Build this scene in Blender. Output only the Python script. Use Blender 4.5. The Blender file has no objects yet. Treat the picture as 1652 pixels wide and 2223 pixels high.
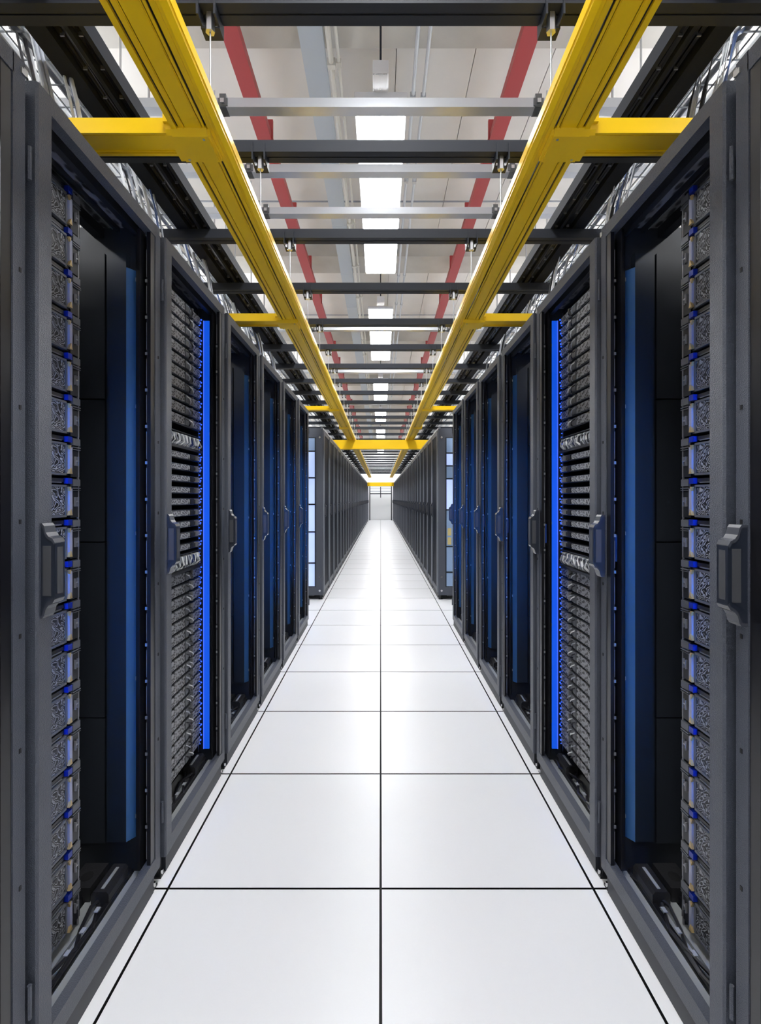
import bpy, bmesh, math, random
from mathutils import Vector
random.seed(7)
R = math.radians
scene = bpy.context.scene
COL = scene.collection

# ------------------------------------------------------------------ camera
FPX, CX, CY, CAMH = 1106.0, 826.3, 1083.0, 1.10
cam_d = bpy.data.cameras.new('camera'); cam = bpy.data.objects.new('camera', cam_d); COL.objects.link(cam)
cam.location = (0, 0, CAMH); cam.rotation_euler = (R(90), 0, 0)
cam_d.sensor_fit = 'HORIZONTAL'; cam_d.sensor_width = 36.0
cam_d.lens = 36.0 * FPX / 1652.0
cam_d.shift_x = -(CX - 826.0) / 1652.0
cam_d.shift_y = -(1111.5 - CY) / 1652.0
cam_d.clip_start = 0.02; cam_d.clip_end = 200
scene.camera = cam

# ------------------------------------------------------------------ world, exposure
w = bpy.data.worlds.new('world'); scene.world = w; w.use_nodes = True
w.node_tree.nodes['Background'].inputs[0].default_value = (0.85, 0.9, 1.0, 1)
w.node_tree.nodes['Background'].inputs[1].default_value = 0.2
vs = scene.view_settings
vs.view_transform = 'Standard'; vs.look = 'None'; vs.exposure = 0.0; vs.gamma = 1.0; vs.use_curve_mapping = False
try:
    scene.cycles.use_denoising = True
    scene.cycles.max_bounces = 5; scene.cycles.diffuse_bounces = 4; scene.cycles.glossy_bounces = 3
    scene.cycles.use_adaptive_sampling = True; scene.cycles.adaptive_threshold = 0.04; scene.cycles.use_light_tree = False
    scene.cycles.sample_clamp_indirect = 6.0
except Exception:
    pass
LIGHT_MAIN = 38.0     # emission of the luminaires over this aisle
LIGHT_SIDE = 36.0
FILL_UP = 26.0       # upward glow added to brighten the ceiling     # emission of the luminaires over the neighbouring aisles

# ------------------------------------------------------------------ materials
MATS = {}
def mat(name, col, rough=0.5, metal=0.0, bump=None, var=0.0, emit=None, spec=0.5, coat=0.0):
    """Principled material; bump=(scale, strength) noise relief; var = tone variation by noise."""
    m = bpy.data.materials.new(name); m.use_nodes = True
    nt = m.node_tree; b = nt.nodes['Principled BSDF']
    b.inputs['Base Color'].default_value = (*col, 1); b.inputs['Roughness'].default_value = rough
    b.inputs['Metallic'].default_value = metal
    b.inputs['Specular IOR Level'].default_value = spec
    if coat: b.inputs['Coat Weight'].default_value = coat
    if bump or var:
        tc = nt.nodes.new('ShaderNodeTexCoord')
    if bump:
        n = nt.nodes.new('ShaderNodeTexNoise'); n.inputs['Scale'].default_value = bump[0]; n.inputs['Detail'].default_value = 3
        nt.links.new(tc.outputs['Object'], n.inputs['Vector'])
        bp = nt.nodes.new('ShaderNodeBump'); bp.inputs['Strength'].default_value = bump[1]; bp.inputs['Distance'].default_value = 0.002
        nt.links.new(n.outputs['Fac'], bp.inputs['Height']); nt.links.new(bp.outputs['Normal'], b.inputs['Normal'])
    if var:
        n2 = nt.nodes.new('ShaderNodeTexNoise'); n2.inputs['Scale'].default_value = 1.7; n2.inputs['Detail'].default_value = 5
        nt.links.new(tc.outputs['Object'], n2.inputs['Vector'])
        rp = nt.nodes.new('ShaderNodeValToRGB')
        rp.color_ramp.elements[0].position = 0.3; rp.color_ramp.elements[1].position = 0.7
        rp.color_ramp.elements[0].color = (*[c * (1 - var) for c in col], 1)
        rp.color_ramp.elements[1].color = (*[min(1, c * (1 + var)) for c in col], 1)
        nt.links.new(n2.outputs['Fac'], rp.inputs['Fac']); nt.links.new(rp.outputs['Color'], b.inputs['Base Color'])
    if emit:
        b.inputs['Emission Color'].default_value = (*emit[0], 1); b.inputs['Emission Strength'].default_value = emit[1]
    MATS[name] = m
    return m

mat('floor_laminate', (0.85, 0.855, 0.885), 0.33, bump=(900, 0.03), spec=0.4)
mat('floor_edge', (0.012, 0.012, 0.014), 0.8)
mat('frame_paint', (0.058, 0.066, 0.088), 0.36, bump=(520, 0.9), spec=0.5)
mat('stile_grey', (0.20, 0.215, 0.25), 0.4)
mat('plinth_dark', (0.022, 0.025, 0.034), 0.5)
mat('handle_plastic', (0.018, 0.023, 0.036), 0.3)
mat('handle_insert', (0.07, 0.072, 0.08), 0.4)
mat('handle_cap', (0.05, 0.055, 0.07), 0.25)
mat('rack_black', (0.012, 0.013, 0.016), 0.4)
mat('rail_black', (0.007, 0.007, 0.009), 0.3)
mat('rail_edge', (0.35, 0.35, 0.37), 0.35, 0.6)
mat('dark_panel', (0.014, 0.017, 0.023), 0.45)
mat('dark_panel_two', (0.009, 0.014, 0.022), 0.4)
mat('strip_panel', (0.035, 0.11, 0.25), 0.4)  # blue light falling on the strip is put into its base colour
mat('base_metal', (0.30, 0.315, 0.32), 0.5, 0.2, bump=(30, 0.2), var=0.25)
mat('box_black', (0.018, 0.018, 0.02), 0.35, bump=(200, 0.2))
mat('chrome', (0.75, 0.75, 0.76), 0.2, 1.0)
mat('zinc', (0.55, 0.56, 0.58), 0.35, 0.9, bump=(60, 0.08))
mat('zinc_dark', (0.16, 0.165, 0.17), 0.35, 0.8)
mat('strut_black', (0.024, 0.027, 0.035), 0.5, spec=0.15)
mat('ladder_black', (0.018, 0.020, 0.026), 0.75, spec=0.12)
mat('slot_black', (0.004, 0.004, 0.005), 0.6)
mat('galvanised', (0.62, 0.64, 0.68), 0.32, 0.75, bump=(40, 0.1), var=0.08)
mat('yellow_plastic', (0.95, 0.605, 0.003), 0.36, bump=(120, 0.03), spec=0.4)
mat('red_paint', (0.36, 0.035, 0.04), 0.45)
mat('concrete_panel', (0.78, 0.755, 0.715), 0.75, bump=(25, 0.15), var=0.05)
mat('concrete_rough', (0.55, 0.53, 0.49), 0.85, bump=(18, 0.6), var=0.14)
mat('wall_white', (0.84, 0.85, 0.86), 0.6)
mat('duct_blue', (0.56, 0.62, 0.69), 0.45)
mat('pipe_cream', (0.66, 0.64, 0.58), 0.45)
mat('pipe_steel', (0.6, 0.62, 0.65), 0.35, 0.5)
mat('cable_black', (0.016, 0.016, 0.019), 0.3)
mat('cable_white', (0.72, 0.74, 0.76), 0.45)
mat('cable_blue', (0.02, 0.09, 0.55), 0.4)
mat('cable_slate', (0.07, 0.12, 0.28), 0.4)
mat('cable_grey', (0.30, 0.32, 0.36), 0.45)
mat('wire_zinc', (0.40, 0.43, 0.47), 0.35, 0.6)
mat('lamp_housing', (0.8, 0.8, 0.82), 0.4)
mat('lamp_diffuser', (0.9, 0.9, 0.9), 0.4, emit=((0.97, 0.985, 1.0), LIGHT_MAIN))
mat('lamp_diffuser_side', (0.9, 0.9, 0.9), 0.4, emit=((0.97, 0.985, 1.0), LIGHT_SIDE))
mat('ceiling_fill', (0.9, 0.9, 0.9), 0.4, emit=((0.98, 0.985, 1.0), FILL_UP))  # added glow that lights the ceiling from the side luminaires
mat('led_blue', (0.01, 0.05, 0.4), 0.4, emit=((0.004, 0.105, 0.80), 0.72))
mat('led_blue_edge', (0.05, 0.1, 0.5), 0.4, emit=((0.08, 0.16, 0.95), 0.75))
mat('blue_fill', (0.01, 0.05, 0.4), 0.4, emit=((0.004, 0.20, 1.0), 85.0))  # added blue fill light, tints the far panels inside the racks
mat('led_dot', (0.05, 0.1, 0.6), 0.4, emit=((0.03, 0.14, 1.0), 1.0)).cycles.emission_sampling = 'NONE'
mat('server_black', (0.016, 0.017, 0.02), 0.35)
mat('server_grey', (0.09, 0.095, 0.105), 0.4)
mat('ear_grey', (0.13, 0.135, 0.15), 0.4, 0.3)
mat('latch_clear', (0.30, 0.31, 0.40), 0.25)
mat('clip_gold', (0.5, 0.36, 0.16), 0.35, 0.4)
mat('latch_blue', (0.006, 0.022, 0.25), 0.3)
mat('pane_blue_glow', (0.56, 0.66, 0.92), 0.18, coat=0.6, emit=((0.42, 0.58, 1.0), 0.55)).cycles.emission_sampling = 'NONE'  # glow added to the pane itself, no lamp stands behind it
mat('pane_slate_glow', (0.20, 0.28, 0.42), 0.2, coat=0.6, emit=((0.2, 0.3, 0.5), 0.25)).cycles.emission_sampling = 'NONE'  # dimmer glow added to the darker panes
mat('pane_yellow', (0.55, 0.45, 0.2), 0.3)

def pattern_mat(name, lo, hi, scale, kind, rough=0.4, stretch=(1, 1, 1), spec=0.5):
    """fine pressed / woven relief on a grille: kind 'maze' (contour lines) or 'mesh' (cell holes)"""
    m = bpy.data.materials.new(name); m.use_nodes = True; nt = m.node_tree; b = nt.nodes['Principled BSDF']
    b.inputs['Roughness'].default_value = rough; b.inputs['Specular IOR Level'].default_value = spec
    tc = nt.nodes.new('ShaderNodeTexCoord'); mp = nt.nodes.new('ShaderNodeMapping'); mp.inputs['Scale'].default_value = stretch
    nt.links.new(tc.outputs['Object'], mp.inputs['Vector'])
    rp = nt.nodes.new('ShaderNodeValToRGB')
    if kind == 'maze':
        n = nt.nodes.new('ShaderNodeTexNoise'); n.inputs['Scale'].default_value = scale; n.inputs['Detail'].default_value = 0.6
        nt.links.new(mp.outputs['Vector'], n.inputs['Vector'])
        mu = nt.nodes.new('ShaderNodeMath'); mu.operation = 'MULTIPLY'; mu.inputs[1].default_value = 9.0
        fr = nt.nodes.new('ShaderNodeMath'); fr.operation = 'PINGPONG'; fr.inputs[1].default_value = 0.5
        nt.links.new(n.outputs['Fac'], mu.inputs[0]); nt.links.new(mu.outputs[0], fr.inputs[0]); src = fr.outputs[0]
        rp.color_ramp.elements[0].position = 0.26; rp.color_ramp.elements[1].position = 0.40
    else:
        n = nt.nodes.new('ShaderNodeTexVoronoi'); n.inputs['Scale'].default_value = scale
        nt.links.new(mp.outputs['Vector'], n.inputs['Vector']); src = n.outputs['Distance']
        rp.color_ramp.elements[0].position = 0.35; rp.color_ramp.elements[1].position = 0.55
    rp.color_ramp.elements[0].color = (*lo, 1); rp.color_ramp.elements[1].color = (*hi, 1)
    nt.links.new(src, rp.inputs['Fac']); nt.links.new(rp.outputs['Color'], b.inputs['Base Color'])
    bp = nt.nodes.new('ShaderNodeBump'); bp.inputs['Strength'].default_value = 0.6; bp.inputs['Distance'].default_value = 0.002
    nt.links.new(src, bp.inputs['Height']); nt.links.new(bp.outputs['Normal'], b.inputs['Normal'])
    MATS[name] = m
pattern_mat('grille_maze', (0.004, 0.004, 0.005), (0.30, 0.31, 0.33), 55, 'maze')
pattern_mat('grille_mesh', (0.02, 0.021, 0.023), (0.34, 0.35, 0.37), 150, 'mesh', stretch=(1, 0.7, 1))
pattern_mat('grille_dark', (0.005, 0.005, 0.006), (0.24, 0.245, 0.26), 130, 'mesh', stretch=(1, 0.5, 1))
pattern_mat('door_mesh', (0.002, 0.003, 0.006), (0.009, 0.014, 0.028), 90, 'mesh', rough=0.6, spec=0.15)
pattern_mat('roof_mesh', (0.004, 0.004, 0.005), (0.14, 0.14, 0.15), 70, 'mesh', stretch=(1, 0.4, 1))
pattern_mat('cable_patch', (0.03, 0.032, 0.036), (0.62, 0.63, 0.66), 60, 'maze', stretch=(1, 2.2, 0.5))

# ------------------------------------------------------------------ mesh helpers
class MB:
    def __init__(s): s.v = []; s.f = []
    def box(s, x0, x1, y0, y1, z0, z1):
        if x0 > x1: x0, x1 = x1, x0
        if y0 > y1: y0, y1 = y1, y0
        if z0 > z1: z0, z1 = z1, z0
        n = len(s.v)
        s.v += [(x0,y0,z0),(x1,y0,z0),(x1,y1,z0),(x0,y1,z0),(x0,y0,z1),(x1,y0,z1),(x1,y1,z1),(x0,y1,z1)]
        s.f += [tuple(n+i for i in q) for q in ((0,3,2,1),(4,5,6,7),(0,1,5,4),(1,2,6,5),(2,3,7,6),(3,0,4,7))]
        return s
    def prism(s, pts, axis, a, b):
        """pts: 2-D outline; axis 'x': (y,z) points, 'y': (x,z), 'z': (x,y)"""
        n = len(s.v); k = len(pts)
        def P(p, t): return {'x': (t, p[0], p[1]), 'y': (p[0], t, p[1]), 'z': (p[0], p[1], t)}[axis]
        s.v += [P(p, a) for p in pts] + [P(p, b) for p in pts]
        s.f += [tuple(n+i for i in reversed(range(k))), tuple(n+k+i for i in range(k))]
        s.f += [(n+i, n+(i+1)%k, n+k+(i+1)%k, n+k+i) for i in range(k)]
        return s
    def tube(s, pts, r, n=6):
        pts = [Vector(p) for p in pts]; base = len(s.v); k = len(pts)
        for i, p in enumerate(pts):
            d = (pts[min(i+1,k-1)] - pts[max(i-1,0)]).normalized()
            up = Vector((0,0,1)) if abs(d.z) < 0.9 else Vector((1,0,0))
            a = d.cross(up).normalized(); b = d.cross(a)
            for j in range(n):
                t = 2*math.pi*j/n
                s.v.append(tuple(p + a*(r*math.cos(t)) + b*(r*math.sin(t))))
        for i in range(k-1):
            for j in range(n):
                j2 = (j+1)%n
                s.f.append((base+i*n+j, base+i*n+j2, base+(i+1)*n+j2, base+(i+1)*n+j))
        s.f.append(tuple(base+j for j in reversed(range(n)))); s.f.append(tuple(base+(k-1)*n+j for j in range(n)))
        return s
    def mesh(s, name, m):
        me = bpy.data.meshes.new(name); me.from_pydata(s.v, [], s.f); me.materials.append(MATS[m])
        bm = bmesh.new(); bm.from_mesh(me); bmesh.ops.recalc_face_normals(bm, faces=bm.faces); bm.to_mesh(me); bm.free()
        return me
CACHE = {}
def part(name, m, parent, build, key=None, loc=(0,0,0), label=None, kind=None):
    """one mesh object under parent; meshes are shared between alike pieces through key"""
    if key is not None and (name, m, key) in CACHE: me = CACHE[(name, m, key)]
    else:
        mb = MB(); build(mb); me = mb.mesh(name, m)
        if key is not None: CACHE[(name, m, key)] = me
    o = bpy.data.objects.new(name, me); COL.objects.link(o); o.parent = parent; o.location = loc
    if label: o['label'] = label
    if kind: o['kind'] = kind
    return o
def thing(name, label, cat, loc=(0,0,0), group=None):
    o = bpy.data.objects.new(name, None); COL.objects.link(o); o.location = loc; o.empty_display_size = 0.1
    o['label'] = label; o['category'] = cat
    if group: o['group'] = group
    return o
def solo(name, m, build, label, cat, group=None, loc=(0,0,0), key=None):
    o = part(name, m, None, build, key=key, loc=loc); o['label'] = label; o['category'] = cat
    if group: o['group'] = group
    return o
def struct(name, m, build, loc=(0,0,0)):
    o = part(name, m, None, build, loc=loc); o['kind'] = 'structure'; return o
ORD = ('first second third fourth fifth sixth seventh eighth ninth tenth eleventh twelfth thirteenth fourteenth fifteenth sixteenth '
       'seventeenth eighteenth nineteenth twentieth').split()
TENS = {2: 'twenty', 3: 'thirty', 4: 'forty'}
def ordinal(n):
    if n <= 20: return ORD[n-1]
    t, u = divmod(n, 10)
    if u == 0: return {3: 'thirtieth', 4: 'fortieth'}[t]
    return TENS[t] + '-' + ORD[u-1]
SIDE = {-1: 'left', 1: 'right'}

# ------------------------------------------------------------------ the room
FRONT = 0.63            # distance of the rack fronts from the aisle axis
J0, TILE = 1.438, 0.6   # floor joints across the aisle
YEND = 26.64
floor = struct('floor', 'floor_edge', lambda b: b.box(-7, 7, -6, 30, -0.12, -0.012))
def tile_b(b):
    g = 0.0034; b.box(g, TILE-g, g, TILE-g, -0.011, 0.0)
for ci in range(-4, 4):
    for ri in range(-2, 42):
        if ci in (-4, 3) and ri > 12: continue
        part('tile', 'floor_laminate', floor, tile_b, key='t', loc=(ci*TILE, J0 + ri*TILE, 0))
me = CACHE[('tile', 'floor_laminate', 't')]; me.materials.append(MATS['slot_black'])
for p in me.polygons:
    if abs(p.normal.z) < 0.5: p.material_index = 1
part('far_tile_field', 'floor_laminate', floor, lambda b: (b.box(-7, -4*TILE, -6, 30, -0.011, 0), b.box(4*TILE, 7, -6, 30, -0.011, 0),
     b.box(-4*TILE, 4*TILE, -6, J0-2*TILE, -0.011, 0)))
ZC = 4.5
ceiling = struct('ceiling', 'concrete_panel', lambda b: b.box(-7, 7, -6, 30, ZC+0.03, ZC+0.2))
GIRD = [3.62 + 3.6*k for k in range(-2, 7)]
for gi in range(len(GIRD)-1):
    y0, y1 = GIRD[gi], GIRD[gi+1] - 0.5
    for k in range(-6, 6):
        dz = random.uniform(0, 0.008)
        part('plank', 'concrete_panel', ceiling, lambda b: b.box(0.003, 0.597, 0.01, 3.09, 0, 0.03), key='pl', loc=(k*0.6 + 0.12, y0, ZC - dz))
for k, y in enumerate(GIRD):
    part('girder', 'concrete_rough', ceiling, lambda b: b.box(-6.9, 6.9, -0.5, 0, 0, 0.24), key='gd', loc=(0, y, 4.3))
struct('wall_far', 'wall_white', lambda b: b.box(-7, 7, 26.7, 26.8, 0, ZC))
struct('wall_left', 'wall_white', lambda b: b.box(-7.1, -7, -6, 30, 0, ZC))
struct('wall_right', 'wall_white', lambda b: b.box(7, 7.1, -6, 30, 0, ZC))
struct('wall_back', 'wall_white', lambda b: b.box(-7, 7, -6.1, -6, 0, ZC))

# ------------------------------------------------------------------ luminaires
def roof_z(y):
    return 4.298 if any(g-0.52 < y < g+0.02 for g in GIRD) else 4.488
def luminaire(x, y, ln, where, m):
    t = thing('ceiling_light', where, 'light', (x, y, 3.5), 'linear luminaires hung below the ceiling')
    part('housing', 'lamp_housing', t, lambda b: b.box(-0.158, 0.158, -0.005, ln+0.005, 0.004, 0.04), key=('h', ln))
    part('diffuser', m, t, lambda b: b.box(-0.15, 0.15, 0, ln, -0.006, 0.004), key=('d', ln, m))
    if abs(x) > 1: part('up_fill', 'ceiling_fill', t, lambda b: b.box(-0.12, 0.12, 0.2, ln-0.2, 0.04, 0.045), key=('u', ln))  # glowing top added to light the ceiling
    d = part('driver_box', 'lamp_housing', t, lambda b: b.box(-0.046, 0.046, -0.14, -0.006, 0.04, 0.115), key='b')
    part('fin', 'lamp_housing', d, lambda b: [b.box(-0.044+i*0.0098, -0.040+i*0.0098, -0.136, -0.01, 0.033, 0.04) for i in range(9)], key='f')
    part('hanger_rod', 'strut_black', t, lambda b: b.box(-0.006, 0.006, -0.09, -0.078, 0.115, roof_z(y-0.084)-3.5), key=('r', roof_z(y-0.084)))
    part('hanger_rod', 'strut_black', t, lambda b: b.box(-0.006, 0.006, ln-0.09, ln-0.078, 0.04, roof_z(y+ln-0.084)-3.5), key=('r2', ln, roof_z(y+ln-0.084)))
lamp_y = [-0.6, 3.06, 6.46, 10.3, 14.0, 17.7, 21.2, 24.1]
for i, y in enumerate(lamp_y):
    luminaire(0, y, 2.35 if i else 2.0, ('glowing linear luminaire above the aisle, behind the camera' if i == 0 else
              'glowing white linear luminaire above the aisle, %s along the row' % ordinal(i)), 'lamp_diffuser')
for s in (-1, 1):
    for xi, x in enumerate((2.9,)):
        for i, y in enumerate((-2.5, 2.0, 6.5, 11.0, 15.5, 20.0, 24.0)):
            luminaire(s*x, y, 2.35, 'white linear luminaire over the %s aisle to the %s, %s along its row' % (('next', 'outer')[xi], SIDE[s], ordinal(i+1)), 'lamp_diffuser_side')

# ------------------------------------------------------------------ things fixed under the ceiling
for s in (-1, 1):
    t = thing('steel_beam', 'long red painted steel beam under the ceiling, %s of the lamps' % SIDE[s], 'beam', (s*0.97, 0, 4.1), 'red beams under the ceiling')
    part('web', 'red_paint', t, lambda b: b.box(-0.05, 0.05, -3, 26.6, 0.012, 0.09))
    part('flange', 'red_paint', t, lambda b: b.box(-0.058, 0.058, -3, 26.6, 0, 0.012))
    for k in range(22):
        part('bracket', 'red_paint', t, lambda b: b.box(-0.062, 0.062, -0.012, 0.012, 0.02, 0.195), key='rb', loc=(0, 0.7 + 1.2*k, 0))
t = thing('cable_duct', 'flat blue-grey metal duct under the ceiling, left of the lamps', 'duct', (-0.475, 0, 4.25))
part('trough', 'duct_blue', t, lambda b: b.box(-0.083, 0.083, -3, 26.6, 0, 0.044))
for k in range(20):
    part('seam_strap', 'duct_blue', t, lambda b: b.box(-0.0845, 0.0845, -0.01, 0.01, -0.0012, 0.0455), key='ss', loc=(0, 0.9 + 1.25*k, 0))
def conduit(x, z, r, m, label, clips=True):
    t = thing('conduit_pipe', label, 'pipe', (x, 0, z), 'conduit pipes under the ceiling')
    part('pipe', m, t, lambda b: b.tube([(0, -3, 0), (0, 26.6, 0)], r, 8))
    for k in range(24):
        part('clamp', m, t, lambda b: b.box(-r*1.5, r*1.5, -0.02, 0.02, -r*1.35, r*1.6), key=('c', r), loc=(0, 0.5 + 1.05*k + (0.3 if x > 0 else 0), 0))
conduit(-0.352, 4.215, 0.019, 'pipe_cream', 'thick cream conduit pipe with clamps beside the blue-grey duct')
conduit(-0.300, 4.22, 0.012, 'pipe_cream', 'thin cream conduit pipe between the lamps and the thicker cream pipe')
conduit(0.250, 4.22, 0.014, 'pipe_steel', 'steel conduit pipe right of the lamps, the one nearer them')
conduit(0.330, 4.215, 0.013, 'pipe_steel', 'jointed steel conduit pipe right of the lamps, nearer the red beam')
for k, y in enumerate((3.75, 5.75, 9.3)):
    solo('tie_cable', 'cable_grey', lambda b: b.tube([(-3, y, 4.46), (0, y, 4.455), (3, y, 4.46)], 0.009, 6),
         'thin grey cable stretched across under the ceiling, %s from the camera' % ordinal(k+1), 'cable', 'cables across the ceiling')

# silver struts of the upper level
for k, y in enumerate((2.50, 2.99, 3.425, 5.76, 7.68, 10.3, 12.1)):
    t = thing('strut_channel', 'galvanised silver strut channel across the aisle, %s from the camera' % ordinal(k+1), 'strut', (0, y, 3.0), 'silver struts of the upper level')
    part('channel', 'galvanised', t, lambda b: (b.box(-1.9, 1.9, -0.03, -0.026, 0, 0.045), b.box(-1.9, 1.9, 0.026, 0.03, 0, 0.045), b.box(-1.9, 1.9, -0.026, 0.026, 0, 0.005)), key='ch')
    for s in (-1, 1):
        part('end_bracket', 'zinc_dark', t, lambda b: (b.box(-0.016, 0.016, -0.034, 0.034, 0.0, 0.062), b.box(-0.024, 0.024, -0.036, -0.03, 0.004, 0.040)), key='eb', loc=(s*0.765, 0, 0))
        part('bolt', 'chrome', t, lambda b: b.box(-0.009, 0.009, -0.046, -0.04, 0.012, 0.032), key='bo', loc=(s*0.765, 0, 0))
        part('hanger_rod', 'zinc', t, lambda b: b.box(-0.005, 0.005, -0.005, 0.005, 0.04, roof_z(y)-3.0), key=('hr', roof_z(y)), loc=(s*1.75, 0, 0))

# black struts that carry the trays, one per floor tile
beam_y = [1.298, 1.84, 2.436, 3.034] + [3.63 + 0.6*k for k in range(10)] + [9.88 + 0.9*k for k in range(18)]
ZB = 2.333
for k, y in enumerate(beam_y):
    t = thing('strut_channel', 'black strut channel across the aisle, %s from the camera' % ordinal(k+1), 'strut', (0, y, ZB), 'black struts across the aisle')
    part('channel', 'strut_black', t, lambda b: (b.box(-1.42, 1.42, -0.031, -0.004, 0, 0.004), b.box(-1.42, 1.42, 0.002, 0.031, 0, 0.004),
         b.box(-1.42, 1.42, -0.031, -0.027, 0.004, 0.042), b.box(-1.42, 1.42, 0.027, 0.031, 0.004, 0.042), b.box(-1.42, 1.42, -0.027, 0.027, 0.036, 0.042)), key='bc')
    part('slot_strip', 'slot_black', t, lambda b: b.box(-1.41, 1.41, -0.006, 0.004, 0.003, 0.006), key='sl')
    for s in (-1, 1):
        if k < 16:
            h = part('hanger', 'strut_black', t, lambda b: (b.box(-0.024, -0.019, -0.036, 0.036, -0.03, 0.03), b.box(0.019, 0.024, -0.036, 0.036, -0.03, 0.03), b.box(-0.024, 0.024, 0.0, 0.036, -0.034, -0.029)), key='hg', loc=(s*0.434, 0, 0))
            part('nut', 'zinc', h, lambda b: b.prism([(0.012*math.cos(i*math.pi/3), 0.012*math.sin(i*math.pi/3)) for i in range(6)], 'z', -0.045, 0.0), key='nt')
        part('rod', 'zinc', t, lambda b: b.tube([(0, 0, 0.02), (0, 0, -0.195)], 0.0022, 6), key='rd', loc=(s*0.434, 0, 0))
        part('suspension_rod', 'zinc', t, lambda b: b.box(-0.005, 0.005, -0.005, 0.005, 0.04, roof_z(y)-ZB), key=('sr', roof_z(y)), loc=(s*1.38, 0, 0))

# ------------------------------------------------------------------ yellow fibre raceways
ZR = 2.10
def raceway(s):
    t = thing('cable_raceway', 'yellow plastic cable raceway running down the %s side of the aisle' % SIDE[s], 'raceway', (0, 0, ZR), 'yellow raceways along the aisle')
    A, B = 0.2, 24.0
    part('trough', 'yellow_plastic', t, lambda b: (b.box(s*0.473, s*0.4795, A, B, 0, 0.004), b.box(s*0.482, s*0.5265, A, B, 0, 0.004), b.box(s*0.529, s*0.5435, A, B, 0, 0.004), b.box(s*0.549, s*0.563, A, B, -0.003, 0.004),
         b.box(s*0.559, s*0.563, A, B, 0.004, 0.045), b.box(s*0.436, s*0.563, A, B, 0.041, 0.045)))
    part('gap_shade', 'slot_black', t, lambda b: (b.box(s*0.472, s*0.550, A, B, 0.0045, 0.006)))  # black sheet painting the shade inside the trough's gaps
    part('seam_rib', 'yellow_plastic', t, lambda b: (b.box(s*0.5305, s*0.533, A, B, -0.002, 0), b.box(s*0.4835, s*0.486, A, B, -0.002, 0)))
    part('side_cover', 'yellow_plastic', t, lambda b: (b.prism([(s*0.432, 0.008), (s*0.432, 0.05), (s*0.438, 0.05), (s*0.438, 0.012), (s*0.466, 0.004), (s*0.466, -0.002), (s*0.444, -0.002)], 'y', A, B)))
    part('cover_rib', 'yellow_plastic', t, lambda b: (b.box(s*0.452, s*0.4545, A, B, -0.004, -0.002), b.box(s*0.4295, s*0.432, A, B, 0.018, 0.021)))
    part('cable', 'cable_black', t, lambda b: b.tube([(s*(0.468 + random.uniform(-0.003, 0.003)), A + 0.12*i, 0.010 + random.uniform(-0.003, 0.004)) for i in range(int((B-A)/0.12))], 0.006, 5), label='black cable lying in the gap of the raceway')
    for i, y in enumerate((1.434, 2.90, 5.75, 7.2)):
        c = part('junction_cover', 'yellow_plastic', t, lambda b: (b.prism([(-0.062, 0.046), (-0.062, 0.0), (-0.052, -0.018), (0.052, -0.018), (0.06, -0.010), (0.06, 0.043)], 'x', s*0.470, s*0.566), b.prism([(-0.058, 0.046), (-0.058, -0.002), (-0.050, -0.013), (0.056, -0.013), (0.056, 0.043)], 'x', s*0.462, s*0.582), b.box(s*0.458, s*0.586, -0.066, -0.056, 0.014, 0.050)), key=('jc', s), loc=(0, y, 0))
        part('screw', 'zinc', c, lambda b: (b.box(s*0.48, s*0.486, -0.045, -0.039, -0.020, -0.018), b.box(s*0.55, s*0.556, 0.039, 0.045, -0.020, -0.018)), key=('sc', s))
        if i < 3:
            br = part('branch', 'yellow_plastic', t, lambda b: (b.box(s*0.57, s*1.25, -0.044, 0.044, 0, 0.04), b.box(s*0.57, s*1.25, -0.047, -0.040, -0.004, 0.006), b.box(s*0.57, s*1.25, 0.036, 0.047, -0.004, 0.006)), key=('br', s), loc=(0, y, 0))
            part('seam_rib', 'yellow_plastic', br, lambda b: (b.box(s*0.575, s*1.25, -0.036, -0.032, -0.003, 0), b.box(s*0.575, s*1.25, 0.028, 0.032, -0.003, 0)), key=('brr', s))
    for k in range(7):
        part('coupler', 'yellow_plastic', t, lambda b: (b.box(s*0.470, s*0.566, -0.04, 0.04, -0.006, -0.002), b.box(s*0.563, s*0.567, -0.04, 0.04, -0.006, 0.046)), key=('cp', s), loc=(0, 8.9 + 2.1*k, 0))
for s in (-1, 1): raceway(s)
def cross_bar(y, hw, z0, z1, label):
    t = thing('cable_raceway', label, 'raceway', (0, y, z0), 'yellow raceways across the aisle')
    h = z1 - z0
    part('trough', 'yellow_plastic', t, lambda b: (b.box(-hw, hw, 0, 0.12, 0.02, h)))
    part('bottom_lip', 'yellow_plastic', t, lambda b: (b.box(-hw-0.004, hw+0.004, -0.012, 0.13, 0, 0.018)))
    for s in (-1, 1):
        part('end_cap', 'yellow_plastic', t, lambda b: b.box(s*hw, s*(hw+0.012), -0.006, 0.126, 0.018, h+0.006), key=('ec', s, hw))
cross_bar(8.65, 0.83, 1.945, 2.10, 'wide yellow raceway bridging the aisle between the two long raceways')
cross_bar(24.0, 0.70, 1.70, 1.88, 'distant yellow raceway crossing the far end of the aisle')

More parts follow.
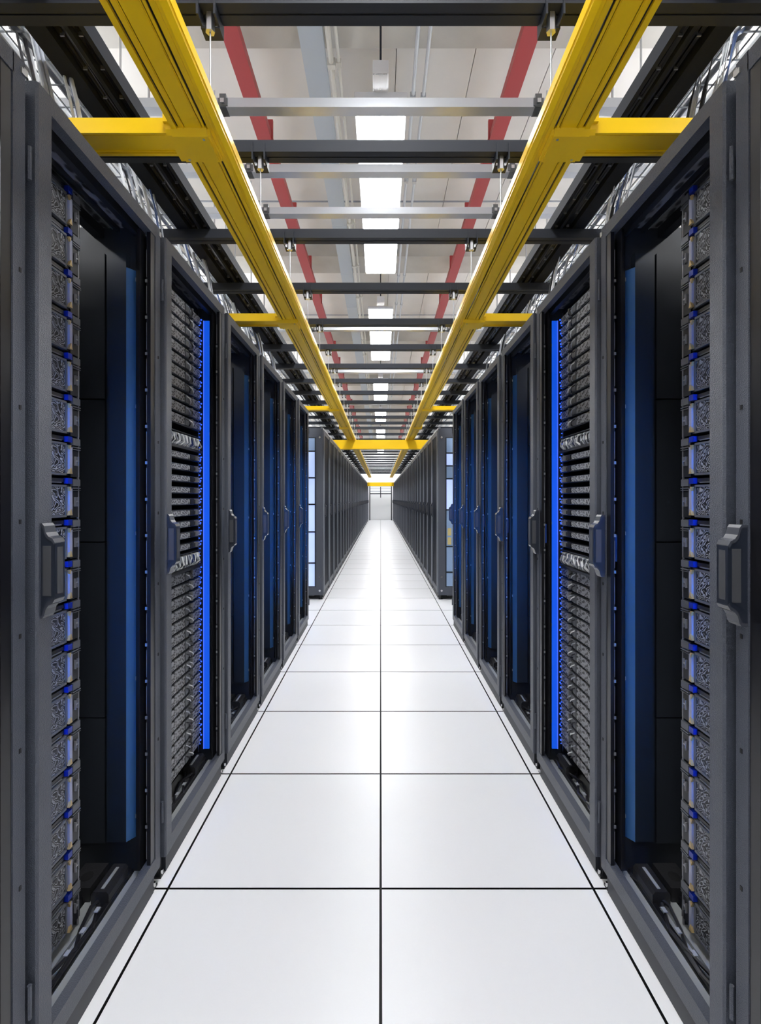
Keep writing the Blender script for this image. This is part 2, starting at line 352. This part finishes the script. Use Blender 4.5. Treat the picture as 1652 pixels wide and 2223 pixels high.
# ------------------------------------------------------------------ black cable ladders on the struts, wire baskets beyond
for s in (-1, 1):
    t = thing('cable_ladder', 'black cable ladder loaded with black cables above the %s rack row' % SIDE[s], 'cable tray', (0, 0, ZB+0.043), 'black cable ladders on the struts')
    A, B = 0.2, 24.5
    for x0, x1, h in ((0.802, 0.816, 0.05), (0.846, 0.858, 0.035), (0.905, 0.962, 0.05)):
        part('rail', 'ladder_black', t, lambda b: b.box(s*x0, s*x1, A, B, 0, h))
    part('tray_floor', 'cable_black', t, lambda b: b.box(s*0.816, s*0.905, A, B, 0.040, 0.042))
    part('rung', 'strut_black', t, lambda b: [b.box(s*0.816, s*0.905, A+0.3*i, A+0.3*i+0.03, 0.030, 0.038) for i in range(81)], kind='stuff')
    for ci, cx in enumerate((0.824, 0.832, 0.839, 0.866, 0.874, 0.884, 0.894)):
        part('cable', 'cable_black', t, lambda b: b.tube([(s*(cx + random.uniform(-0.003, 0.003)), A + 0.35*i, 0.018 + random.uniform(-0.003, 0.008)) for i in range(70)], 0.0055 if ci != 3 else 0.010, 5))
    part('cable_tie', 'zinc', t, lambda b: [b.box(s*(xc-0.006), s*(xc+0.006), A+0.11*i, A+0.11*i+0.004, 0.006, 0.028) for i in range(70) for xc in (0.830, 0.882)], kind='stuff')
    t = thing('wire_basket', 'galvanised wire mesh basket tray above the %s racks behind the black cable ladder' % SIDE[s], 'cable tray', (0, 0, 2.52), 'wire basket trays')
    xs = (1.02, 1.08, 1.14, 1.20, 1.26, 1.32)
    part('lengthwise_wire', 'wire_zinc', t, lambda b: [b.tube([(s*x, 0.3, 0), (s*x, 16, 0)], 0.0028, 5) for x in xs] + [b.tube([(s*x, 0.3, h), (s*x, 16, h)], 0.0028, 5) for x in (1.0, 1.34) for h in (0.04, 0.08)], kind='stuff')
    part('cross_wire', 'wire_zinc', t, lambda b: [b.tube([(s*1.0, 0.35+0.1*i, 0.085), (s*1.0, 0.35+0.1*i, 0.002), (s*1.34, 0.35+0.1*i, 0.002), (s*1.34, 0.35+0.1*i, 0.085)], 0.003, 5) for i in range(150)], kind='stuff')
    for k, (x, r, m, nm) in enumerate(((1.085, 0.016, 'cable_white', 'thick white'), (1.115, 0.010, 'cable_grey', 'grey'), (1.18, 0.014, 'cable_white', 'outer white'))):
        solo('data_cable', m, lambda b: b.tube([(s*(x + random.uniform(-0.006, 0.006)), 0.3 + 0.4*i, 2.522 + r + random.uniform(0, 0.006)) for i in range(40)], r, 8),
             '%s cable lying in the wire basket above the %s racks' % (nm, SIDE[s]), 'cable', 'cables in the wire baskets')

# ------------------------------------------------------------------ racks
RT = 1.87     # top of the racks
HP = [(0.0, 0.086), (0.011, 0.086), (0.0145, 0.081), (0.0175, 0.069), (0.0225, 0.062), (0.030, 0.058), (0.034, 0.051)]
def handle(parent, s, y, mkey):
    """swing handle with S-curved ends standing proud of the stile"""
    prof = [(-s*d, z) for d, z in HP] + [(-s*d, -z) for d, z in reversed(HP)]
    h = part('handle', 'handle_plastic', parent, lambda b: b.prism(prof, 'y', -0.0145, 0.0145), key=('hd', s), loc=(0, y, 0.968))
    part('insert', 'handle_insert', h, lambda b: (b.box(-s*0.0345, -s*0.032, -0.0085, 0.0085, -0.043, 0.043), b.box(-s*0.012, -s*0.027, -0.0155, -0.014, -0.046, 0.046)), key=('hi', s))
    for q in (1, -1):
        cp = [(-s*d, q*(z+0.0012)) for d, z in HP] + [(-s*max(0, d-0.002), q*(z-0.004)) for d, z in reversed(HP)]
        part('cap', 'handle_cap', h, lambda b: b.prism(cp, 'y', -0.0155, 0.0155), key=('hc', s, q))
    return h
def open_rack(s, y0, W, label, accent=True):
    """open-fronted cabinet; local x = depth (s outward), local y = along the row"""
    t = thing('server_rack', label, 'rack', (s*FRONT, y0, 0), 'open racks before the cross aisle')
    D = 1.0; k = (s, round(W, 3))
    X = lambda a: s*a
    # door frame: near stile (proud), far stile, rails
    d = part('door_frame', 'frame_paint', t, lambda b: (
        b.prism([(X(-0.008), 0.012), (X(-0.008), 0.048), (X(-0.004), 0.052), (X(0.022), 0.052), (X(0.022), 0.008), (X(-0.004), 0.008)], 'z', 0.062, RT-0.012),
        b.prism([(X(0.0), W-0.042), (X(0.0), W-0.012), (X(0.003), W-0.008), (X(0.024), W-0.008), (X(0.024), W-0.044)], 'z', 0.05, RT),
        b.box(X(0), X(0.022), 0.050, W-0.040, RT-0.036, RT-0.002),
        b.box(X(0), X(0.022), 0.050, W-0.040, 0.05, 0.092)), key=k)
    hy = 0.032 if s < 0 else W-0.026
    handle(d, s, hy, k)
    if s > 0:
        part('latch', 'cable_blue', d, lambda b: (b.box(X(0.024), X(0.04), W-0.048, W-0.03, 0.925, 1.0)), key=k, label='blue latch case behind the handle')
    for z in (0.2, 1.70):
        part('hinge', 'frame_paint', d, lambda b: b.tube([(X(-0.002), W-0.004, -0.03), (X(-0.002), W-0.004, 0.03)], 0.004, 8), key=k, loc=(0, 0, z))
    part('screw_hole', 'slot_black', d, lambda b: [b.box(X(-0.0012), X(0.004), W-0.028, W-0.023, z-0.004, z+0.004) for z in (0.42, 0.66, 0.86, 1.06, 1.26, 1.5)], key=k)
    part('corner_bracket', 'zinc', t, lambda b: (b.box(X(-0.001), X(0.01), W-0.016, W-0.006, RT-0.02, RT-0.008), b.box(X(-0.003), X(0.0), W-0.024, W-0.014, RT-0.024, RT-0.014)), key=k)
    # body
    part('side_panel', 'dark_panel', t, lambda b: b.box(X(0.03), X(D), 0.0, 0.008, 0.06, RT-0.02), key=k)
    part('side_panel', 'dark_panel', t, lambda b: b.box(X(0.03), X(D), W-0.060, W-0.004, 0.06, RT-0.02), key=('far',)+k)
    part('rear_door', 'rack_black', t, lambda b: b.box(X(D-0.03), X(D), 0.01, W-0.062, 0.06, RT-0.02), key=k)
    r = part('roof', 'roof_mesh', t, lambda b: b.box(X(0.022), X(0.15), 0.008, W-0.06, RT-0.022, RT-0.012), key=k)
    part('roof_bar', 'rack_black', r, lambda b: (b.box(X(0.035), X(0.05), 0.01, W-0.06, RT-0.045, RT-0.022), b.box(X(0.09), X(0.097), 0.01, W-0.06, RT-0.036, RT-0.022), b.box(X(0.135), X(0.16), 0.01, W-0.06, RT-0.05, RT-0.01)), key=k)
    part('roof_edge', 'zinc', r, lambda b: (b.box(X(0.0615), X(0.063), 0.01, W-0.06, RT-0.026, RT-0.022), b.box(X(0.1095), X(0.111), 0.01, W-0.06, RT-0.026, RT-0.022)), key=k)
    # far mounting post with rails
    part('mounting_post', 'rail_black', t, lambda b: (b.box(X(0.002), X(0.012), W-0.068, W-0.044, 0.092, RT-0.036), b.box(X(0.024), X(0.030), W-0.085, W-0.060, 0.092, RT-0.036), b.box(X(0.036), X(0.040), W-0.072, W-0.060, 0.1, RT-0.05)), key=k)
    part('rail_edge', 'rail_edge', t, lambda b: [b.box(X(0.0125), X(0.0138), W-0.0682, W-0.0674, z, z+0.075) for z in [0.11 + 0.1*i for i in range(17)]], key=k)
    part('cage_nut', 'zinc', t, lambda b: [b.box(X(0.011), X(0.0165), W-0.070, W-0.067, z, z+0.008) for z in [0.195 + 0.1*i for i in range(16)]] + [b.box(X(0.042), X(0.046), W-0.064, W-0.0595, z, z+0.01) for z in (0.22, 0.6, 1.0, 1.35, 1.7)], key=k)
    # near post: black strip with clips just inside the stile
    part('mounting_post', 'rail_black', t, lambda b: b.box(X(0.024), X(0.05), 0.008, 0.05, 0.092, RT-0.036), key=('near',)+k)
    if accent:
        part('air_dam', 'dark_panel_two', t, lambda b: b.prism([(X(0.062), W-0.06), (X(0.062), W-0.083), (X(0.115), W-0.083), (X(0.115), W-0.06)], 'z', 0.167, RT-0.10), key=k)
        part('strip_panel', 'strip_panel', t, lambda b: b.prism([(X(0.046), W-0.06), (X(0.0615), W-0.0835), (X(0.0615), W-0.06)], 'z', 0.167, RT-0.14), key=k, label='narrow bevelled strip with blue light painted into its colour')
        part('air_dam', 'dark_panel', t, lambda b: (b.box(X(0.123), X(0.9), W-0.078, W-0.06, 0.16, 0.5), b.box(X(0.123), X(0.9), W-0.078, W-0.06, 0.504, 0.98), b.box(X(0.123), X(0.9), W-0.078, W-0.06, 0.984, 1.37), b.box(X(0.123), X(0.9), W-0.078, W-0.06, 1.374, RT-0.10)), key=('b',)+k)
        part('fill_strip', 'blue_fill', t, lambda b: b.box(X(0.052), X(0.060), 0.0085, 0.0125, 0.42, 1.42), key=k, label='added blue fill light hidden behind the door stile')  # unseen strip added to throw blue light on the far panels
    # base
    bp = part('base_plate', 'base_metal', t, lambda b: (b.box(X(0.024), X(D-0.03), 0.0, W-0.004, 0.058, 0.066), b.box(X(0.028), X(0.05), 0.06, W-0.05, 0.066, 0.072), b.box(X(0.085), X(0.12), 0.02, W-0.07, 0.066, 0.076), b.box(X(0.15), X(0.3), 0.02, W-0.07, 0.066, 0.074)), key=k)
    part('brush_strip', 'rail_black', bp, lambda b: (b.box(X(0.054), X(0.064), 0.03, W-0.06, 0.066, 0.082), b.box(X(0.126), X(0.136), 0.03, W-0.08, 0.066, 0.092)), key=k)
    part('cable', 'cable_black', bp, lambda b: [b.tube([(X(0.07+0.02*math.sin(q+i*1.3)), 0.05 + 0.06*i, 0.083 + 0.006*math.cos(i*2+q)) for i in range(int((W-0.12)/0.06)+1)], 0.0045, 5) for q in (0.0, 1.7)], key=k)
    part('cable_tag', 'cable_grey', bp, lambda b: [b.box(X(0.062), X(0.072), yy, yy+0.016, 0.088, 0.0905) for yy in (0.12, 0.21, 0.27, 0.33)], key=k)
    m = part('entry_box', 'box_black', t, lambda b: (b.prism([(X(0.055), 0.072), (X(0.10), 0.072), (X(0.10), 0.102), (X(0.094), 0.110), (X(0.061), 0.110), (X(0.055), 0.102)], 'y', W-0.185, W-0.085)), key=k)
    part('grip', 'base_metal', m, lambda b: b.box(X(0.072), X(0.080), W-0.175, W-0.10, 0.110, 0.1115), key=k)
    m = part('entry_box', 'box_black', t, lambda b: (b.box(X(0.108), X(0.17), W-0.175, W-0.085, 0.074, 0.112)), key=('two',)+k)
    part('opening', 'slot_black', m, lambda b: b.prism([(X(0.138)+0.015*math.cos(i*math.pi/5), W-0.135+0.018*math.sin(i*math.pi/5)) for i in range(10)], 'z', 0.111, 0.1128), key=k)
    feet(t, s, W, k)
    return t
def feet(t, s, W, k):
    X = lambda a: s*a
    for yy in (0.02, W-0.03):
        for xx in (0.03, 0.9):
            f = part('foot', 'rack_black', t, lambda b: (b.box(X(-0.006), X(0.014), -0.010, 0.010, 0.0, 0.06), b.box(X(-0.014), X(0.03), -0.014, 0.014, 0.0, 0.006)), key=('ft', s), loc=(X(xx-0.01), yy, 0))
            if xx < 0.1: part('bolt', 'chrome', f, lambda b: b.tube([(X(-0.010), 0.0, 0.006), (X(-0.010), 0.0, 0.018)], 0.005, 6), key=('fb', s))
    part('plinth', 'plinth_dark', t, lambda b: b.box(X(0.004), X(0.018), 0.035, W-0.045, 0.001, 0.05), key=k)
    part('underside', 'rack_black', t, lambda b: b.box(X(0.10), X(0.97), 0.01, W-0.01, 0.03, 0.057), key=k)

EDGE = [0.319, 0.915, 1.468, 2.068, 2.668, 3.268, 3.868]
EDGE_END = 4.468
WHICH = ['cut off by the picture edge', 'nearest fully visible, holding maze-grilled servers', 'full of thin servers beside a blue strip',
         'empty, just beyond the blue strip', 'empty, second beyond the blue strip', 'empty, third beyond the blue strip', 'empty, last before the cross aisle']
racks = {}
for s in (-1, 1):
    for i, y in enumerate(EDGE):
        W = (EDGE + [EDGE_END])[i+1] - y
        racks[s, i] = open_rack(s, y, W, 'dark open rack in the %s row, %s' % (SIDE[s], WHICH[i]), accent=(i not in (0, 2)))

# ------------------------------------------------------------------ servers in the nearest rack
XS1, Z1, P1, N1 = 0.725, 0.094, 0.096, 18
def big_server(s, i):
    z = Z1 + P1*(N1-1-i)
    X = lambda a: s*a
    y0 = 0.965
    t = thing('rack_server', 'dark server with maze-like grille, %s from the top in the nearest %s rack' % (ordinal(i+1), SIDE[s]), 'server', (X(XS1), y0, z), 'tall servers in the nearest racks')
    k = s
    part('chassis', 'server_black', t, lambda b: (b.box(X(0.004), X(0.7), 0, 0.265, 0.006, 0.078), b.box(X(0.0), X(0.5), 0, 0.20, 0.084, 0.0925)), key=k)
    part('bezel', 'server_grey', t, lambda b: (b.box(X(0.004), X(-0.004), 0, 0.205, 0.004, 0.009), b.box(X(0.004), X(-0.004), 0, 0.205, 0.073, 0.078), b.box(X(0.004), X(-0.003), 0.203, 0.209, 0.009, 0.073), b.box(X(0.004), X(-0.002), 0.0, 0.004, 0.009, 0.073)), key=k)
    part('grille', 'grille_maze', t, lambda b: b.prism([(0.004, 0.010), (0.195, 0.010), (0.202, 0.017), (0.202, 0.066), (0.195, 0.073), (0.004, 0.073)], 'x', X(0.004), X(-0.0015)), key=(k, i % 5), loc=(0, 0, 0))
    part('shelf_edge', 'ear_grey', t, lambda b: b.box(X(0.0), X(-0.002), 0, 0.19, 0.082, 0.0845), key=k)
    part('latch', 'latch_clear', t, lambda b: b.box(X(0.0), X(-0.007), 0.2115, 0.222, 0.012, 0.070), key=k, label='pale translucent latch bar')
    part('clip', 'clip_gold', t, lambda b: (b.prism([(0.206, 0.008), (0.218, 0.008), (0.213, 0.022)], 'x', X(-0.004), X(-0.010)), b.prism([(0.207, 0.074), (0.215, 0.074), (0.211, 0.064)], 'x', X(-0.004), X(-0.009))), key=k, label='small gold clip')
    part('release_tab', 'latch_blue', t, lambda b: b.box(X(0.002), X(-0.008), 0.204, 0.220, 0.081, 0.094), key=k, label='blue release tab')
    e = part('ear', 'server_black', t, lambda b: b.box(X(0.006), X(0.0), 0.226, 0.262, 0.002, 0.094), key=k)
    part('ear_plate', 'ear_grey', e, lambda b: (b.box(X(0.0), X(-0.004), 0.230, 0.258, 0.076, 0.092), b.box(X(0.0), X(-0.0045), 0.229, 0.259, 0.070, 0.0725), b.box(X(0.0), X(-0.0045), 0.229, 0.259, 0.0655, 0.067)), key=k)
    part('ear_handle', 'rail_edge', e, lambda b: (b.box(X(-0.001), X(-0.006), 0.237, 0.239, 0.028, 0.050), b.box(X(-0.001), X(-0.006), 0.248, 0.250, 0.028, 0.050), b.box(X(-0.001), X(-0.005), 0.239, 0.248, 0.038, 0.041)), key=k)
for s in (-1, 1):
    for i in range(N1): big_server(s, i)
    part('server_rail', 'rack_black', racks[s, 1], lambda b: (b.box(s*0.098, s*0.35, 0.3055, 0.3105, 0.08, 1.83)), key=('rl', s))
    part('rail_edge', 'rail_edge', racks[s, 1], lambda b: (b.box(s*0.0945, s*0.098, 0.3055, 0.3085, 0.08, 1.83)), key=('rle', s))

# ------------------------------------------------------------------ servers in the rack with the blue strip
XS2, YN, U = 0.70, 1.545, 0.0407
zv = lambda v: 1.1 + (CY - v)/646.0
LEN = 0.42
def thin_server(s, z, label, kind, h, idx):
    X = lambda a: s*a
    t = thing('rack_server', label, 'server', (X(XS2), YN, z), 'thin servers in the blue-lit racks')
    k = (s, kind)
    hh = h
    part('chassis', 'server_black', t, lambda b: b.box(X(0.004), X(0.65), 0, LEN, 0.0, hh), key=k)
    gm = 'grille_mesh' if kind == 'B' else 'grille_dark'
    g0, g1 = (0.0, 0.315) if kind == 'B' else (0.0, 0.265)
    part('grille', gm, t, lambda b: b.box(X(0.004), X(-0.004), g0, g1, 0.003, hh-0.003), key=k)
    part('drive_bay', 'server_grey' if kind != 'B' else 'server_black', t, lambda b: (b.box(X(0.004), X(-0.006), g1+0.004, g1+0.03, 0.004, hh-0.004), b.box(X(0.004), X(-0.003), g1+0.032, g1+0.058, 0.006, hh-0.006)), key=k)
    part('ear_handle', 'rail_edge', t, lambda b: (b.box(X(0.004), X(-0.010), g1+0.062, g1+0.067, 0.003, hh-0.002)), key=k)
    part('port_panel', gm, t, lambda b: b.box(X(0.004), X(-0.003), g1+0.072, LEN, 0.004, hh-0.004), key=(k, 'p'))
    if kind != 'B':
        for q in range(2):
            m = ('cable_grey', 'cable_black', 'cable_white')[(idx + q) % 3]
            ya = g1 + 0.006 + 0.03*q + 0.004*((idx*7) % 3)
            part('front_cable', m, t, lambda b: b.tube([(X(-0.004), ya, hh*0.75), (X(-0.014), ya+0.008, hh*0.55), (X(-0.013), ya+0.020, hh*0.30), (X(-0.003), ya+0.034+0.004*(idx % 4), hh*0.2)], 0.0022, 5), key=(k, q, idx % 6))
    part('status_led', 'led_dot', t, lambda b: (b.box(X(0.0), X(-0.005), LEN+0.004, LEN+0.009, hh*0.3, hh*0.3+0.006), b.box(X(0.0), X(-0.005), LEN+0.013, LEN+0.017, hh*0.75, hh*0.75+0.005)), key=k)
def patch_panel(s, z, h, label):
    X = lambda a: s*a
    t = thing('patch_panel', label, 'patch panel', (X(XS2), YN, z), 'cable managers in the blue-lit racks')
    part('body', 'server_grey', t, lambda b: b.box(X(0.012), X(0.3), 0, LEN, 0, h), key=(s, h))
    part('shelf', 'rack_black', t, lambda b: (b.box(X(0.012), X(-0.012), 0, LEN, -0.006, 0.002), b.box(X(0.012), X(-0.008), 0, LEN, h-0.003, h)), key=(s, h))
    for q in range(22):
        yy = 0.012 + q*0.0185; r = random.uniform(0.0022, 0.0042); w1, w2, w3 = (random.uniform(-.011, .011) for _ in range(3))
        part('patch_cable', ('cable_white', 'cable_grey', 'cable_white', 'cable_grey')[q % 4], t, lambda b: b.tube([(X(0.01), yy, h-0.006), (X(-0.008), yy+w1*0.5, h*0.8), (X(-0.010), yy+w1, h*0.6), (X(-0.012), yy+w2, h*0.35), (X(-0.004), yy+w3, h*0.15), (X(0.008), yy+w3, 0.004)], r, 6))
for s in (-1, 1):
    n = 0
    z = zv(626) - U
    for i in range(11):
        n += 1; thin_server(s, z - U*i, 'thin black server, %s from the top in the %s blue-lit rack' % (ordinal(n), SIDE[s]), 'A', U*0.86, i)
    patch_panel(s, zv(966), zv(932)-zv(966), 'upper bunch of pale patch cables in the %s blue-lit rack' % SIDE[s])
    for i in range(9):
        n += 1; thin_server(s, zv(992) - U*i, 'thin server with bright mesh, %s from the top in the %s blue-lit rack' % (ordinal(n), SIDE[s]), 'B', U*0.60, i)
    patch_panel(s, zv(1246), zv(1208)-zv(1246), 'lower bunch of pale patch cables in the %s blue-lit rack' % SIDE[s])
    for i in range(17):
        n += 1; thin_server(s, zv(1274) - U*i, 'thin cabled server, %s from the top in the %s blue-lit rack' % (ordinal(n), SIDE[s]), 'C', U*0.9, i)
    rk = racks[s, 2]
    W = 0.6
    part('led_panel', 'led_blue', rk, lambda b: (b.box(s*0.044, s*0.064, W-0.066, W-0.0605, 0.118, 1.80)), key=('lp', s), label='glowing blue light strip')
    part('led_edge', 'led_blue_edge', rk, lambda b: (b.box(s*0.0641, s*0.067, W-0.068, W-0.0605, 0.118, 1.80)), key=('le', s))
    part('cable_guide', 'rack_black', rk, lambda b: (b.box(s*0.075, s*0.10, 0.500, 0.508, 0.12, 1.82)), key=('cg', s))
    part('light_dot', 'led_dot', rk, lambda b: [b.box(s*0.0685, s*0.0735, 0.504+(q0 := random.uniform(-.005, .006)), 0.5065+q0, zz, zz+random.uniform(0.002, 0.0045)) for zz in [0.15 + 0.0135*i for i in range(122)]], key=('ld', s), kind='stuff')

# ------------------------------------------------------------------ closed racks beyond the cross aisle
Y2, N2 = 5.58, 34
def closed_rack(s, i):
    y0 = Y2 + 0.6*i; W = 0.598; X = lambda a: s*a; k = s
    t = thing('server_rack', 'dark rack with perforated door, %s beyond the cross aisle in the %s row' % (ordinal(i+1), SIDE[s]), 'rack', (X(FRONT), y0, 0), 'closed racks beyond the cross aisle')
    part('body', 'dark_panel', t, lambda b: b.box(X(0.03), X(1.0), 0.0, W, 0.05, RT-0.02), key=k)
    part('body_frame', 'frame_paint', t, lambda b: (b.box(X(0.004), X(0.03), 0.0, 0.012, 0.05, RT-0.01), b.box(X(0.004), X(0.03), W-0.012, W, 0.05, RT-0.01), b.box(X(0.004), X(0.5), 0, W, RT-0.02, RT-0.004)), key=k)
    d = part('door_frame', 'frame_paint', t, lambda b: (b.box(X(-0.006), X(0.012), 0.05, 0.066, 0.07, RT-0.02), b.box(X(-0.006), X(0.012), W-0.05, W-0.016, 0.07, RT-0.02),
         b.box(X(-0.006), X(0.012), 0.066, W-0.05, RT-0.06, RT-0.02), b.box(X(-0.006), X(0.012), 0.066, W-0.05, 0.07, 0.115)), key=k)
    part('stile', 'stile_grey', d, lambda b: b.box(X(-0.012), X(0.012), 0.014, 0.05, 0.07, RT-0.02), key=k)
    part('perforated_sheet', 'door_mesh', d, lambda b: b.box(X(0.002), X(0.008), 0.066, W-0.05, 0.115, RT-0.06), key=k)
    part('top_trim', 'galvanised', t, lambda b: b.box(X(0.0), X(0.025), 0, W, RT-0.004, RT+0.010), key=k)
    handle(d, s, 0.04 if s < 0 else W-0.034, k)
    feet(t, s, W, ('c', s))
    return t
for s in (-1, 1):
    for i in range(N2):
        t = closed_rack(s, i)
        if i == 0:
            # glazed end panel facing the cross aisle
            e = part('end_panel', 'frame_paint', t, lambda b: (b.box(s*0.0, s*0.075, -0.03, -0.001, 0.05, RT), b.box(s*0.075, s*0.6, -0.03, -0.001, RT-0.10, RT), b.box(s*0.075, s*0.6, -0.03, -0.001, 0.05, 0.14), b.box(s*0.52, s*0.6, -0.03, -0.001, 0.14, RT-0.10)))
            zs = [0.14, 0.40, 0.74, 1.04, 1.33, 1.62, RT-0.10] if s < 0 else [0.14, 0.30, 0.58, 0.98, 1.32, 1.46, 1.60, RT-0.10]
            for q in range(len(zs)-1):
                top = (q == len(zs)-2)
                m = 'pane_slate_glow' if (top or (s > 0 and q in (0, 1, 2, 4))) else 'pane_blue_glow'
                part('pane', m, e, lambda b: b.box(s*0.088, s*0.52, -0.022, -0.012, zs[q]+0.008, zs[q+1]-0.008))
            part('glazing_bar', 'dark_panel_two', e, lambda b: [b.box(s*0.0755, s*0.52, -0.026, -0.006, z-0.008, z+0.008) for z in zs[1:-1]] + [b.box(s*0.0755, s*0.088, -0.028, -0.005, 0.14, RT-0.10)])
            part('bolt', 'chrome', e, lambda b: [b.tube([(s*0.034, -0.036, z), (s*0.034, -0.029, z)], 0.012, 8) for z in (0.10, 0.25, RT-0.10)])
            if s > 0:
                part('notice', 'pane_yellow', e, lambda b: (b.box(s*0.10, s*0.14, -0.025, -0.0215, 0.70, 0.78), b.box(s*0.10, s*0.14, -0.025, -0.0215, 0.60, 0.68)), label='two small yellowish notices')

# ------------------------------------------------------------------ cables dropping from the baskets onto the racks
for s in (-1, 1):
    for i, y in enumerate((0.93, 1.52, 2.10, 2.70, 3.30, 3.90, 4.42)):
        t = thing('cable_bundle', 'bunch of pale and dark cables dropping onto the %s row, %s from the camera' % (SIDE[s], ordinal(i+1)), 'cables', (s*1.0, y, RT), 'cable bunches dropping onto the racks')
        for q in range(9):
            m = ('cable_white', 'cable_grey', 'cable_white', 'cable_black', 'cable_grey', 'cable_slate', 'cable_white', 'cable_black', 'cable_white')[q]
            dy = random.uniform(-0.04, 0.04); x0 = random.uniform(-0.11, 0.0)
            part('cable', m, t, lambda b: b.tube([(s*(x0+0.02), dy, 0.0), (s*(x0-0.01), dy+0.01, 0.20), (s*(x0+0.02), dy-0.02, 0.42), (s*(x0+0.09), dy+0.03, 0.62), (s*(x0+0.15), dy+0.07, 0.68)], random.uniform(0.0035, 0.0075), 6))

# ------------------------------------------------------------------ black frame at the far end of the aisle
t = thing('door_frame', 'thin black post frame standing before the far white wall', 'frame', (0, 26.2, 0))
for s in (-1, 1):
    part('post', 'strut_black', t, lambda b: b.box(s*0.53, s*0.58, -0.03, 0.03, 0.0, 1.75), key=('po', s))
part('lintel', 'strut_black', t, lambda b: b.box(-0.53, 0.53, -0.02, 0.02, 1.34, 1.39))
part('slat', 'cable_grey', t, lambda b: [b.box(-0.53, 0.53, -0.01, 0.01, z, z+0.03) for z in (1.48, 1.60, 1.70)])
part('drop_post', 'strut_black', t, lambda b: b.box(-0.02, 0.02, -0.04, -0.02, 1.16, 1.72))
